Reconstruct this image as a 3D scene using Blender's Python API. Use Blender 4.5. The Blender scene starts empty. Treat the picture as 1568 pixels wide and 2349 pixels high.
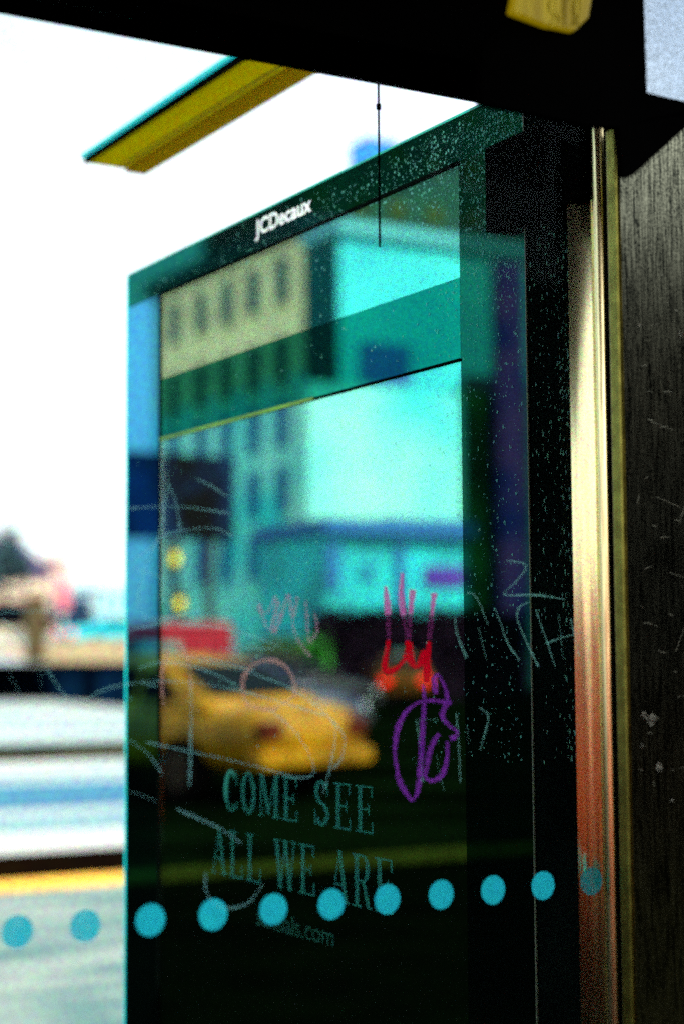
import bpy, bmesh, math, random
from mathutils import Vector, Matrix
random.seed(7)
C = bpy.context.scene.collection
S = bpy.context.scene

# ------------------------------------------------------------------ camera
EYE = 1.45
YAW, PITCH, ROLL = math.radians(30.2), math.radians(4.78), math.radians(0.35)
FPX, CX, CY = 3986.0, 784.0, 1174.5            # focal length and centre in a 1568 x 2349 frame
fwd0 = Vector((math.sin(YAW), math.cos(YAW), 0)); right0 = Vector((math.cos(YAW), -math.sin(YAW), 0))
fwd = fwd0*math.cos(PITCH) + Vector((0, 0, 1))*math.sin(PITCH)
up0 = right0.cross(fwd)
R_ = right0*math.cos(ROLL) - up0*math.sin(ROLL)
U_ = up0*math.cos(ROLL) + right0*math.sin(ROLL)
CAM = Vector((0, 0, EYE))
cd = bpy.data.cameras.new('camera'); cam = bpy.data.objects.new('camera', cd); C.objects.link(cam)
m = Matrix((R_, U_, -fwd)).transposed().to_4x4(); m.translation = CAM
cam.matrix_world = m
cd.sensor_fit = 'VERTICAL'; cd.sensor_height = 36; cd.lens = FPX/2349*36
cd.clip_start = 0.05; cd.clip_end = 2000
cd.dof.use_dof = True; cd.dof.focus_distance = 2.10; cd.dof.aperture_fstop = 2.4; cd.dof.aperture_blades = 9
S.camera = cam

# ------------------------------------------------------------------ world, sun, exposure
SUN_EL, SUN_AZ = math.radians(46), math.radians(218)       # from behind the camera, to the left (clockwise from +Y)
w = bpy.data.worlds.new('World'); S.world = w; w.use_nodes = True
nt = w.node_tree; bg = nt.nodes['Background']
sky = nt.nodes.new('ShaderNodeTexSky'); sky.sky_type = 'NISHITA'; sky.sun_disc = False
sky.sun_elevation = SUN_EL; sky.sun_rotation = SUN_AZ; sky.dust_density = 2.5; sky.air_density = 1.0
tc = nt.nodes.new('ShaderNodeTexCoord'); ns = nt.nodes.new('ShaderNodeTexNoise'); ns.inputs['Scale'].default_value = 2.2; ns.inputs['Detail'].default_value = 4
rp = nt.nodes.new('ShaderNodeValToRGB'); rp.color_ramp.elements[0].position = .35; rp.color_ramp.elements[1].position = .75
mx = nt.nodes.new('ShaderNodeMixRGB'); mx.inputs[2].default_value = (9.5, 10.6, 10.6, 1)     # thin bright cloud
nt.links.new(tc.outputs['Generated'], ns.inputs['Vector']); nt.links.new(ns.outputs['Fac'], rp.inputs[0]); nt.links.new(rp.outputs[0], mx.inputs[0])
nt.links.new(sky.outputs[0], mx.inputs[1]); nt.links.new(mx.outputs[0], bg.inputs[0]); bg.inputs[1].default_value = 0.12
sd = bpy.data.lights.new('sun', 'SUN'); sd.energy = 3.6; sd.angle = math.radians(.5); sd.color = (1, .95, .86)
so = bpy.data.objects.new('sun', sd); C.objects.link(so)
sdir = Vector((math.sin(SUN_AZ)*math.cos(SUN_EL), math.cos(SUN_AZ)*math.cos(SUN_EL), math.sin(SUN_EL)))
so.rotation_euler = sdir.to_track_quat('Z', 'Y').to_euler()
S.view_settings.view_transform = 'Standard'; S.view_settings.look = 'None'; S.view_settings.gamma = 1
S.view_settings.exposure = 1.35
S.render.engine = 'CYCLES'; S.cycles.use_denoising = False; S.cycles.max_bounces = 8; S.cycles.transparent_max_bounces = 24
S.cycles.caustics_reflective = False; S.cycles.caustics_refractive = False

# ------------------------------------------------------------------ geometry of sight lines
def ray(px, py): return (R_*(px-CX) + U_*(CY-py) + fwd*FPX)
def atY(px, py, Y): d = ray(px, py); return CAM + d*(Y/d.y)
def atX(px, py, X): d = ray(px, py); return CAM + d*(X/d.x)
def atZ(px, py, Z): d = ray(px, py); return CAM + d*((Z-EYE)/d.z)
PX = 1.21                                        # plane of the advertising panel; the street is seen mirrored in it
def mir(v): return Vector((2*PX - v.x, v.y, v.z))

# ------------------------------------------------------------------ materials
def mat(name, col, rough=.6, metal=0, var=.15, scale=6, emit=None, estr=0, spec=.5, bump=0, stretch=None, col2=None, detail=5, alpha=None):
    M = bpy.data.materials.new(name); M.use_nodes = True; n = M.node_tree; b = n.nodes['Principled BSDF']
    b.inputs['Roughness'].default_value = rough; b.inputs['Metallic'].default_value = metal
    b.inputs['Specular IOR Level'].default_value = spec
    tc = n.nodes.new('ShaderNodeTexCoord'); mp = n.nodes.new('ShaderNodeMapping'); no = n.nodes.new('ShaderNodeTexNoise')
    no.inputs['Scale'].default_value = scale; no.inputs['Detail'].default_value = detail
    if stretch: mp.inputs['Scale'].default_value = stretch
    n.links.new(tc.outputs['Object'], mp.inputs[0]); n.links.new(mp.outputs[0], no.inputs['Vector'])
    r = n.nodes.new('ShaderNodeValToRGB'); c2 = col2 or tuple(max(0, c*(1-var*2)) for c in col); c1 = col if col2 else tuple(min(1, c*(1+var)) for c in col)
    r.color_ramp.elements[0].color = (*c2, 1); r.color_ramp.elements[1].color = (*c1, 1)
    r.color_ramp.elements[0].position = .38; r.color_ramp.elements[1].position = .62
    n.links.new(no.outputs['Fac'], r.inputs[0]); n.links.new(r.outputs[0], b.inputs['Base Color'])
    if bump:
        bp = n.nodes.new('ShaderNodeBump'); bp.inputs['Strength'].default_value = bump; bp.inputs['Distance'].default_value = .01
        n.links.new(no.outputs['Fac'], bp.inputs['Height']); n.links.new(bp.outputs[0], b.inputs['Normal'])
    if emit: b.inputs['Emission Color'].default_value = (*emit, 1); b.inputs['Emission Strength'].default_value = estr
    return M
def sheet_glass(name, gcol, fac, tcol=(1, 1, 1), rough=.0, noise=0.0, nscale=300):
    M = bpy.data.materials.new(name); M.use_nodes = True; n = M.node_tree; n.nodes.remove(n.nodes['Principled BSDF'])
    out = n.nodes['Material Output']; g = n.nodes.new('ShaderNodeBsdfGlossy'); t = n.nodes.new('ShaderNodeBsdfTransparent'); x = n.nodes.new('ShaderNodeMixShader')
    g.inputs['Color'].default_value = (*gcol, 1); g.inputs['Roughness'].default_value = rough; t.inputs['Color'].default_value = (*tcol, 1)
    x.inputs[0].default_value = fac
    n.links.new(t.outputs[0], x.inputs[1]); n.links.new(g.outputs[0], x.inputs[2]); n.links.new(x.outputs[0], out.inputs[0])
    if noise:
        tc = n.nodes.new('ShaderNodeTexCoord'); no = n.nodes.new('ShaderNodeTexNoise'); no.inputs['Scale'].default_value = nscale; no.inputs['Detail'].default_value = 2
        mr = n.nodes.new('ShaderNodeMapRange'); mr.inputs['From Min'].default_value = .3; mr.inputs['From Max'].default_value = .7
        mr.inputs['To Min'].default_value = fac-noise; mr.inputs['To Max'].default_value = min(1, fac+noise)
        n.links.new(tc.outputs['Object'], no.inputs['Vector']); n.links.new(no.outputs['Fac'], mr.inputs[0]); n.links.new(mr.outputs[0], x.inputs[0])
    return M
def dusty_glass():
    M_ = sheet_glass('clear_glass', (.8, 1, 1), .0015); n = M_.node_tree; t = [q for q in n.nodes if q.type == 'BSDF_TRANSPARENT'][0]
    tc = n.nodes.new('ShaderNodeTexCoord'); no = n.nodes.new('ShaderNodeTexNoise'); no.inputs['Scale'].default_value = 620; no.inputs['Detail'].default_value = 2
    r = n.nodes.new('ShaderNodeMapRange'); r.inputs['From Min'].default_value = .3; r.inputs['From Max'].default_value = .6; r.inputs['To Min'].default_value = .66; r.inputs['To Max'].default_value = 1
    c = n.nodes.new('ShaderNodeCombineColor'); sp = n.nodes.new('ShaderNodeSeparateColor')
    n.links.new(tc.outputs['Object'], no.inputs['Vector']); n.links.new(no.outputs['Color'], sp.inputs[0])
    for k in range(3):
        rk = n.nodes.new('ShaderNodeMapRange'); rk.inputs['From Min'].default_value = .34; rk.inputs['From Max'].default_value = .60; rk.inputs['To Min'].default_value = .62; rk.inputs['To Max'].default_value = 1
        n.links.new(sp.outputs[k], rk.inputs[0]); n.links.new(rk.outputs[0], c.inputs[k])
    n.links.new(c.outputs[0], t.inputs[0]); return M_
def coated(name, gcol, fac, rough=.01, noise=.1, nscale=500):
    """dark coated glass: black backing under a tinted mirror-like face"""
    M_ = sheet_glass(name, gcol, fac, rough=rough, noise=noise, nscale=nscale); n = M_.node_tree
    t = [q for q in n.nodes if q.type == 'BSDF_TRANSPARENT'][0]; x = [q for q in n.nodes if q.type == 'MIX_SHADER'][0]
    d = n.nodes.new('ShaderNodeBsdfDiffuse'); d.inputs[0].default_value = (.001, .002, .002, 1); n.links.new(d.outputs[0], x.inputs[1]); n.nodes.remove(t)
    return M_
def film(name, col, op, trans=.5, noise=0):
    """paint or scratch on clear glass: part see-through, part lit from both sides"""
    M = bpy.data.materials.new(name); M.use_nodes = True; n = M.node_tree; n.nodes.remove(n.nodes['Principled BSDF'])
    out = n.nodes['Material Output']; d = n.nodes.new('ShaderNodeBsdfDiffuse'); tl = n.nodes.new('ShaderNodeBsdfTranslucent'); t = n.nodes.new('ShaderNodeBsdfTransparent')
    a = n.nodes.new('ShaderNodeMixShader'); b = n.nodes.new('ShaderNodeMixShader')
    d.inputs[0].default_value = (*col, 1); tl.inputs[0].default_value = (*col, 1); a.inputs[0].default_value = trans; b.inputs[0].default_value = op
    n.links.new(d.outputs[0], a.inputs[1]); n.links.new(tl.outputs[0], a.inputs[2]); n.links.new(t.outputs[0], b.inputs[1]); n.links.new(a.outputs[0], b.inputs[2]); n.links.new(b.outputs[0], out.inputs[0])
    if noise:
        tc = n.nodes.new('ShaderNodeTexCoord'); no = n.nodes.new('ShaderNodeTexNoise'); no.inputs['Scale'].default_value = 420; no.inputs['Detail'].default_value = 1
        mr = n.nodes.new('ShaderNodeMapRange'); mr.inputs['From Min'].default_value = .35; mr.inputs['From Max'].default_value = .65
        mr.inputs['To Min'].default_value = max(0, op-noise); mr.inputs['To Max'].default_value = min(1, op+noise)
        n.links.new(tc.outputs['Object'], no.inputs['Vector']); n.links.new(no.outputs['Fac'], mr.inputs[0]); n.links.new(mr.outputs[0], b.inputs[0])
    return M

BLACK = mat('black_paint', (.0015, .0015, .0015), .9, spec=0)
BLACKG = mat('black_satin', (.0015, .003, .0025), .6, spec=0)
M = {}
M['taxi'] = mat('taxi_yellow', (.40, .17, .0), .4, var=.2, scale=2.5, spec=.2)
M['navy'] = mat('navy_paint', (.005, .012, .05), .4)
M['red'] = mat('red_paint', (.42, .0, .015), .4)
M['tyre'] = mat('tyre_rubber', (.004, .003, .003), .9, spec=0)
M['rim'] = mat('rim_metal', (.05, .03, .02), .5, 1)
M['carglass'] = mat('car_glass', (.001, .004, .006), .4, spec=.02)
M['lamp'] = mat('lamp_glass', (.8, .85, .8), .2)
M['tail'] = mat('tail_light', (.9, .01, .01), .3, emit=(1, .0, .0), estr=1.6)
M['dimtail'] = mat('unlit_tail_light', (.10, .012, .002), .5, spec=.1)
M['trim'] = mat('dark_trim', (.02, .02, .02), .5)

# ------------------------------------------------------------------ object helpers
def link(name, me, m, parent=None):
    o = bpy.data.objects.new(name, me); C.objects.link(o)
    if m is not None: me.materials.append(m)
    if parent is not None: o.parent = parent
    return o
def obj(name, bm, m, parent=None, smooth=False, bevel=0):
    if bevel:
        bmesh.ops.bevel(bm, geom=bm.edges[:], offset=bevel, segments=2, affect='EDGES', profile=.6)
    bmesh.ops.recalc_face_normals(bm, faces=bm.faces[:])
    me = bpy.data.meshes.new(name); bm.to_mesh(me); bm.free()
    if smooth:
        for p in me.polygons: p.use_smooth = True
    return link(name, me, m, parent)
def thing(name, label, cat, loc=(0, 0, 0), group=None):
    o = bpy.data.objects.new(name, None); C.objects.link(o); o.location = loc; o.empty_display_size = .1
    o['label'] = label; o['category'] = cat
    if group: o['group'] = group
    bpy.context.view_layer.update()
    return o
def tag(o, label=None, cat=None, group=None, kind=None):
    for k, v in (('label', label), ('category', cat), ('group', group), ('kind', kind)):
        if v: o[k] = v
    return o
def box(bm, x0, x1, y0, y1, z0, z1):
    r = bmesh.ops.create_cube(bm, size=1)
    bmesh.ops.scale(bm, vec=(abs(x1-x0), abs(y1-y0), abs(z1-z0)), verts=r['verts'])
    bmesh.ops.translate(bm, vec=((x0+x1)/2, (y0+y1)/2, (z0+z1)/2), verts=r['verts'])
def B(*a):
    bm = bmesh.new(); box(bm, *a); return bm
def prism(bm, pts, off):
    """polygon of 3d points thickened by vector off"""
    a = [bm.verts.new(p) for p in pts]; b = [bm.verts.new(Vector(p)+Vector(off)) for p in pts]
    bm.faces.new(a); bm.faces.new(b[::-1]); n = len(a)
    for i in range(n): bm.faces.new((a[i], b[i], b[(i+1) % n], a[(i+1) % n]))
def P(pts, off):
    bm = bmesh.new(); prism(bm, pts, off); return bm
def cyl(bm, x, y, z0, z1, r, r2=None, seg=40, caps=True):
    c = bmesh.ops.create_cone(bm, cap_ends=caps, segments=seg, radius1=r, radius2=r if r2 is None else r2, depth=z1-z0)
    bmesh.ops.translate(bm, vec=(x, y, (z0+z1)/2), verts=c['verts'])
def smooth_path(pts, n=6):
    if len(pts) < 3: return pts
    out = []
    for i in range(len(pts)-1):
        p0 = pts[max(i-1, 0)]; p1 = pts[i]; p2 = pts[i+1]; p3 = pts[min(i+2, len(pts)-1)]
        for k in range(n):
            t = k/n; t2, t3 = t*t, t*t*t
            out.append(tuple(.5*((2*p1[j]) + (-p0[j]+p2[j])*t + (2*p0[j]-5*p1[j]+4*p2[j]-p3[j])*t2 + (-p0[j]+3*p1[j]-3*p2[j]+p3[j])*t3) for j in (0, 1)))
    out.append(pts[-1]); return out
def ribbon(bm, pts, wd, f, taper=True, jitter=0):
    """flat stroke in 2d, lifted to 3d with f(x,y)"""
    n = len(pts); L = []; Rr = []; ph, fr_ = random.uniform(0, 6), random.uniform(.12, .3)
    for i, p in enumerate(pts):
        a = Vector(pts[max(i-1, 0)]); b = Vector(pts[min(i+1, n-1)]); d = (b-a)
        if d.length < 1e-9: d = Vector((1, 0))
        d.normalize(); q = Vector((-d.y, d.x)); ww = wd/2*(1+random.uniform(-jitter, jitter))*(1+.32*math.sin(ph+i*fr_))
        if taper and (i == 0 or i == n-1): ww *= .35
        L.append(bm.verts.new(f(p[0]+q.x*ww, p[1]+q.y*ww))); Rr.append(bm.verts.new(f(p[0]-q.x*ww, p[1]-q.y*ww)))
    for i in range(n-1): bm.faces.new((L[i], L[i+1], Rr[i+1], Rr[i]))

# ================================================================== GROUND AND STREET
def ground_sheet(name, x0, x1, y0, y1, z, m, th=.0):
    bm = bmesh.new()
    v = [bm.verts.new(p) for p in ((x0, y0, z), (x1, y0, z), (x1, y1, z), (x0, y1, z))]; bm.faces.new(v)
    return tag(obj(name, bm, m), kind='structure')
YK = atZ(140, 2026, 0).y          # near kerb: its yellow face
YK0, YK1 = atZ(140, 2038, 0).y, atZ(140, 2018, 0).y
YG = atZ(140, 1950, 0).y          # far side of the dark gutter
Y2 = atZ(140, 1743, 0).y; Y2b = atZ(140, 1724, 0).y
YB0, YB1 = atZ(140, 1852, 0).y, atZ(140, 1795, 0).y
print('street Y', YK0, YK1, YG, YB0, YB1, Y2)
XS = 1.0                          # ground left of this line is darkened so its mirror image stays black
asphalt = mat('darkened_asphalt', (.0014, .0045, .0010), .95, var=.5, scale=.5, spec=0, col2=(.0002, .0004, .0002))  # street ground coloured near black to keep its reflection dim
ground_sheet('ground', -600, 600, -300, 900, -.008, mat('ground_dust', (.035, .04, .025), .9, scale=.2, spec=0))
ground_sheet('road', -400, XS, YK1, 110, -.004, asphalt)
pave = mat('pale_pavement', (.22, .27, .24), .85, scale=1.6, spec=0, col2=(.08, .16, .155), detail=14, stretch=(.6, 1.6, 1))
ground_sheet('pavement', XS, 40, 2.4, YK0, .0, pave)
ground_sheet('pavement', XS, 40, -9.6, 2.4, -.002, mat('darkened_floor', (.010, .011, .005), .95, spec=0, scale=2))  # pavement copy coloured dark so the cladding reflects little light
ground_sheet('pavement', -60, XS, -4, YK0, -.002, mat('darkened_pavement', (.0005, .0014, .0004), .95, col2=(.0003, .0007, .0003), scale=1.5, spec=0))  # pavement copy darkened for its dim mirror image
ylw = mat('yellow_kerb_paint', (.90, .46, .02), .7, scale=9, var=.15)
k = obj('kerb', B(XS, 40, YK0, YK1, -.1, .02), ylw); tag(k, kind='structure')
k = obj('kerb', B(-60, XS, YK0, YK1, -.1, .02), mat('darkened_yellow_paint', (.018, .028, .003), .9, scale=9, var=.25, spec=0)); tag(k, kind='structure')  # same kerb yellow, darkened to dim its reflection
gut = mat('shaded_gutter', (.006, .003, .001), .9, col2=(.002, .001, .001), scale=3, spec=0)
ground_sheet('gutter', XS, 60, YK1, YG, -.003, gut)  # the gutter's shade is put into the sheet's colour
lane = mat('pale_concrete_road', (.46, .48, .44), .8, scale=.2, stretch=(.5, 3, 1), spec=0, col2=(.16, .27, .28), detail=7)
ground_sheet('road', XS, 120, YG, 130, -.002, lane)
blueband = mat('blue_road_band', (.015, .19, .27), .8, scale=.35, stretch=(.35, 4, 1), col2=(.0, .08, .17), detail=8)  # blue band laid over the road as its own sheet
ground_sheet('road_band', XS, 120, YB0, YB1, .002, blueband)
bl2 = atZ(140, 1905, 0).y
ground_sheet('road_band', XS, 120, bl2, atZ(140, 1868, 0).y, .002, mat('pale_blue_band', (.22, .32, .30), .8, scale=.5, stretch=(.3, 4, 1), col2=(.05, .20, .25), detail=8))
kb = obj('kerb', B(XS, 120, Y2, Y2b, -.05, .12), mat('shaded_median_kerb', (.05, .045, .01), .9, col2=(.003, .003, .001), scale=.35, spec=0)); tag(kb, kind='structure')  # kerb coloured dark to carry its shadow line

# far retaining wall with a pale coping, raised ground above it
A0, A1 = atZ(-60, 1588, 0), atZ(330, 1622, 0)
dirw = (A1-A0).normalized(); A0e = A0-dirw*10; A1e = A1+dirw*6
nrm = Vector((-dirw.y, dirw.x, 0));  nrm = nrm if nrm.y > 0 else -nrm
def zat(px, py, pa, pd):
    """height where a sight line meets the vertical plane through pa along pd"""
    d = ray(px, py); n = Vector((-pd.y, pd.x, 0)); t = (pa-CAM).dot(n)/d.dot(n); return (CAM+d*t)
wz = zat(0, 1519, A0, dirw).z; cz = zat(0, 1480, A0, dirw).z; print('wall', wz, cz)
rw = thing('retaining_wall', 'long dark blue retaining wall with a pale coping across the far side of the street', 'wall', A0e)
def rel(o, root):                       # keep world placement under an empty
    o.matrix_parent_inverse = root.matrix_world.inverted(); return o
def wallp(name, z0, z1, th, dy, m):
    a, b = A0e+nrm*dy, A1e+nrm*dy
    o = obj(name, P([(a.x, a.y, z0), (b.x, b.y, z0), (b.x, b.y, z1), (a.x, a.y, z1)], nrm*th), m, rw); return rel(o, rw)
wallp('wall_face', 0, wz, .6, 0, mat('wall_dark_blue', (.002, .014, .04), .8, scale=.4, col2=(.0005, .002, .006), spec=0))
wallp('coping', wz+.003, cz, 1.0, -.2, mat('cream_coping', (.50, .36, .18), .8, scale=.6, var=.1))
hill = bmesh.new()
a, b = A0e+nrm*.8, A1e+nrm*.8
hv = [hill.verts.new(p) for p in ((a.x-60, a.y, wz), (b.x+30, b.y, wz), (b.x+90, b.y+90, wz+3.5), (a.x-20, a.y+90, wz+3.5))]; hill.faces.new(hv)
tag(obj('terrain', hill, mat('pale_terrace', (.38, .46, .48), .9, scale=.12, spec=0, col2=(.16, .30, .36))), kind='structure')

# ================================================================== THINGS SEEN DIRECTLY BEYOND THE STREET (left)
def direct_box(px0, px1, py0, py1, Y, depth):
    p = atY(px0, py1, Y); q = atY(px1, py0, Y)
    return p.x, q.x, Y, Y+depth, p.z, q.z
def facade_windows(root, x0, x1, z0, z1, y, nx, nz, m, wfrac=.45, hfrac=.55, face='y'):
    for j in range(nz):
        for i in range(nx):
            cx = x0+(i+.5)*(x1-x0)/nx; cz_ = z0+(j+.5)*(z1-z0)/nz; ww = (x1-x0)/nx*wfrac/2; hh = (z1-z0)/nz*hfrac/2
            bm = B(cx-ww, cx+ww, y-.06, y+.05, cz_-hh, cz_+hh) if face == 'y' else B(y-.05, y+.06, cx-ww, cx+ww, cz_-hh, cz_+hh)
            rel(obj('window', bm, m, root), root)
def house(label, px0, px1, pytop, pybase, Y, dep, wall, roofm, roofh, nx=2, nz=1, winm=None):
    x0, x1, y0, y1, z0, z1 = direct_box(px0, px1, pytop, pybase, Y, dep)
    t = thing('house', label, 'house', ((x0+x1)/2, (y0+y1)/2, z0))
    rel(obj('wall', B(x0, x1, y0, y1, z0-2, z1), wall, t), t)
    o = .25
    ym = (y0+y1)/2
    bm = bmesh.new(); prism(bm, [(x0-o, y0-o, z1+.002), (x0-o, y1+o, z1+.002), (x0-o, ym, z1+roofh)], (x1-x0+2*o, 0, 0))
    rel(obj('roof', bm, roofm, t), t)
    if winm: facade_windows(t, x0, x1, max(z0, 0), z1, y0, nx, nz, winm)
    return t
wall_pink = mat('pink_render', (.52, .32, .27), .8, var=.06); wall_cream = mat('cream_render', (.62, .50, .34), .8, var=.05)
wall_white = mat('white_render', (.42, .60, .60), .8, var=.04); roof_pl = mat('plum_roof', (.03, .02, .09), .8); win_bl = mat('blue_window', (.06, .22, .34), .3)
house('pale pink house with a plum roof at the far left beyond the retaining wall', -30, 112, 1322, 1480, 96, 12, wall_pink, roof_pl, 2.6, 4, 1, win_bl)
house('tall narrow peach house right of the plum roofed house beyond the wall', 114, 158, 1288, 1480, 104, 10, wall_pink, wall_pink, .6, 2, 2, mat('peach_shutter', (.8, .6, .5), .8))
house('low white house with pale blue windows beside the advertising panel edge', 232, 330, 1352, 1480, 112, 10, wall_white, wall_white, .7, 4, 2, mat('cyan_window', (.03, .34, .42), .4))
house('low cream bungalow in front of the pink house beyond the wall', -20, 116, 1352, 1402, 92, 3, wall_cream, wall_cream, .4, 3, 1, mat('tan_window', (.5, .3, .25), .5))

def blob_tree(name, label, base, h, r, trunkh, leafm, trunkm, n=900, leaf=.3, group=None, cat='tree'):
    t = thing(name, label, cat, base, group)
    bm = bmesh.new()
    for k in range(5):
        a = random.uniform(0, 6.28); tip = Vector((math.cos(a)*r*.5, math.sin(a)*r*.5, trunkh+(h-trunkh)*random.uniform(.3, .8))) if k else Vector((0, 0, trunkh+(h-trunkh)*.5))
        base0 = Vector((0, 0, 0 if k == 0 else trunkh*.8)); wd = .09*h/4 if k == 0 else .04*h/4
        d = (tip-base0); q = d.to_track_quat('Z', 'Y').to_matrix().to_4x4(); q.translation = base0+d*.5
        bmesh.ops.create_cone(bm, cap_ends=True, segments=8, radius1=wd, radius2=wd*.4, depth=d.length, matrix=q)
    obj('trunk', bm, trunkm, t)
    bm = bmesh.new()
    cl = [(Vector((random.uniform(-1, 1), random.uniform(-1, 1), random.uniform(-1, 1)))).normalized()*random.uniform(.2, .75) for _ in range(14)]
    for i in range(n):
        c = random.choice(cl); p = c+Vector((random.gauss(0, .2), random.gauss(0, .2), random.gauss(0, .2)))
        pos = Vector((p.x*r, p.y*r, trunkh+(h-trunkh)*.5+p.z*(h-trunkh)*.5))
        s = leaf*random.uniform(.6, 1.4); ax = Vector((random.uniform(-1, 1), random.uniform(-1, 1), random.uniform(-1, 1))).normalized(); ay = ax.orthogonal().normalized(); az = ax.cross(ay)
        v = [bm.verts.new(pos+ay*s*a_+az*s*b_) for a_, b_ in ((-.5, -.3), (.5, -.3), (.6, .3), (-.2, .5))]; bm.faces.new(v)
    obj('crown', bm, leafm, t)
    return t
leaf_d = mat('dark_blue_green_leaf', (.008, .05, .06), .6, scale=1, var=.4); bark = mat('bark', (.08, .06, .04), .9)
g = atY(12, 1420, 88)
blob_tree('tree', 'dark round topped tree at the left edge above the far wall', (g.x, 88, g.z), atY(12, 1205, 88).z-g.z, 1.5, 1.2, leaf_d, bark, 900, .32)
g = atY(165, 1478, 84)
blob_tree('bush', 'dark blue green bush sloping down behind the wooden post', (g.x, 84, g.z-.3), atY(165, 1350, 84).z-g.z, 1.5, .2, mat('blue_leaf', (.005, .07, .16), .6, var=.4), bark, 700, .3, cat='bush')
g = atY(200, 1478, 83)
blob_tree('bush', 'small navy bush right of the dark sloping bush', (g.x, 83, g.z-.3), atY(200, 1398, 83).z-g.z, .75, .1, mat('navy_leaf', (.003, .03, .14), .6, var=.4), bark, 400, .25, cat='bush')
# bare tree, only faint twigs against the sky
g = atY(262, 1400, 90); bt = thing('bare_tree', 'faint bare tree with fine twigs against the white sky beside the panel', 'tree', (g.x, 90, 1.5))
bm = bmesh.new()
def twig(p, d, L, r, dep):
    q = d.to_track_quat('Z', 'Y').to_matrix().to_4x4(); q.translation = p+d*L/2
    bmesh.ops.create_cone(bm, cap_ends=False, segments=5, radius1=r, radius2=r*.6, depth=L, matrix=q)
    if dep == 0: return
    for _ in range(3):
        nd = (d+Vector((random.uniform(-.7, .7), random.uniform(-.7, .7), random.uniform(-.2, .5)))).normalized(); twig(p+d*L, nd, L*.72, r*.55, dep-1)
twig(Vector((0, 0, 0)), Vector((0, 0, 1)), 3.2, .09, 5)
obj('trunk', bm, mat('grey_bark', (.5, .5, .5), .9), bt)

# cars parked on the terrace
def parked(label, px, py, Y, rz, m_):
    g = atY(px, py, Y); c_ = sedan(label, m_, (g.x, Y, g.z), rz, group='cars parked on the terrace'); return c_
# post, signs
Yp = 58; p0, p1 = atY(68, 1487, Yp), atY(108, 1368, Yp)
t = thing('wooden_post', 'thick brown wooden post standing on the far wall coping', 'post', ((p0.x+p1.x)/2, Yp, p0.z))
rel(obj('post_shaft', B(p0.x, p1.x, Yp, Yp+.5, p0.z-.6, p1.z), mat('brown_wood', (.055, .035, .004), .8, scale=8, stretch=(4, 4, .3)), t, bevel=.03), t)
rel(obj('post_cap', B(p0.x-.06, p1.x+.06, Yp-.06, Yp+.56, p1.z+.002, p1.z+.12), mat('tan_cap', (.5, .33, .2), .8), t, bevel=.02), t)
p0, p1 = atY(134, 1487, 74), atY(160, 1330, 74)
t = thing('street_sign', 'tall pink and red banner sign on a pole behind the wooden post', 'sign', (p0.x, 74, p0.z))
bm = bmesh.new(); cyl(bm, (p0.x+p1.x)/2, 74.1, p0.z-1, p1.z, .06); rel(obj('pole', bm, mat('sign_pole', (.6, .62, .6), .5, .5), t), t)
sz = atY(150, 1398, 74).z
rel(obj('sign_board', B(p0.x, p1.x, 73.9, 74.0, sz, p1.z), mat('pink_banner', (.75, .05, .10), .6, scale=.8, col2=(.7, .32, .34)), t, bevel=.01), t)

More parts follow.
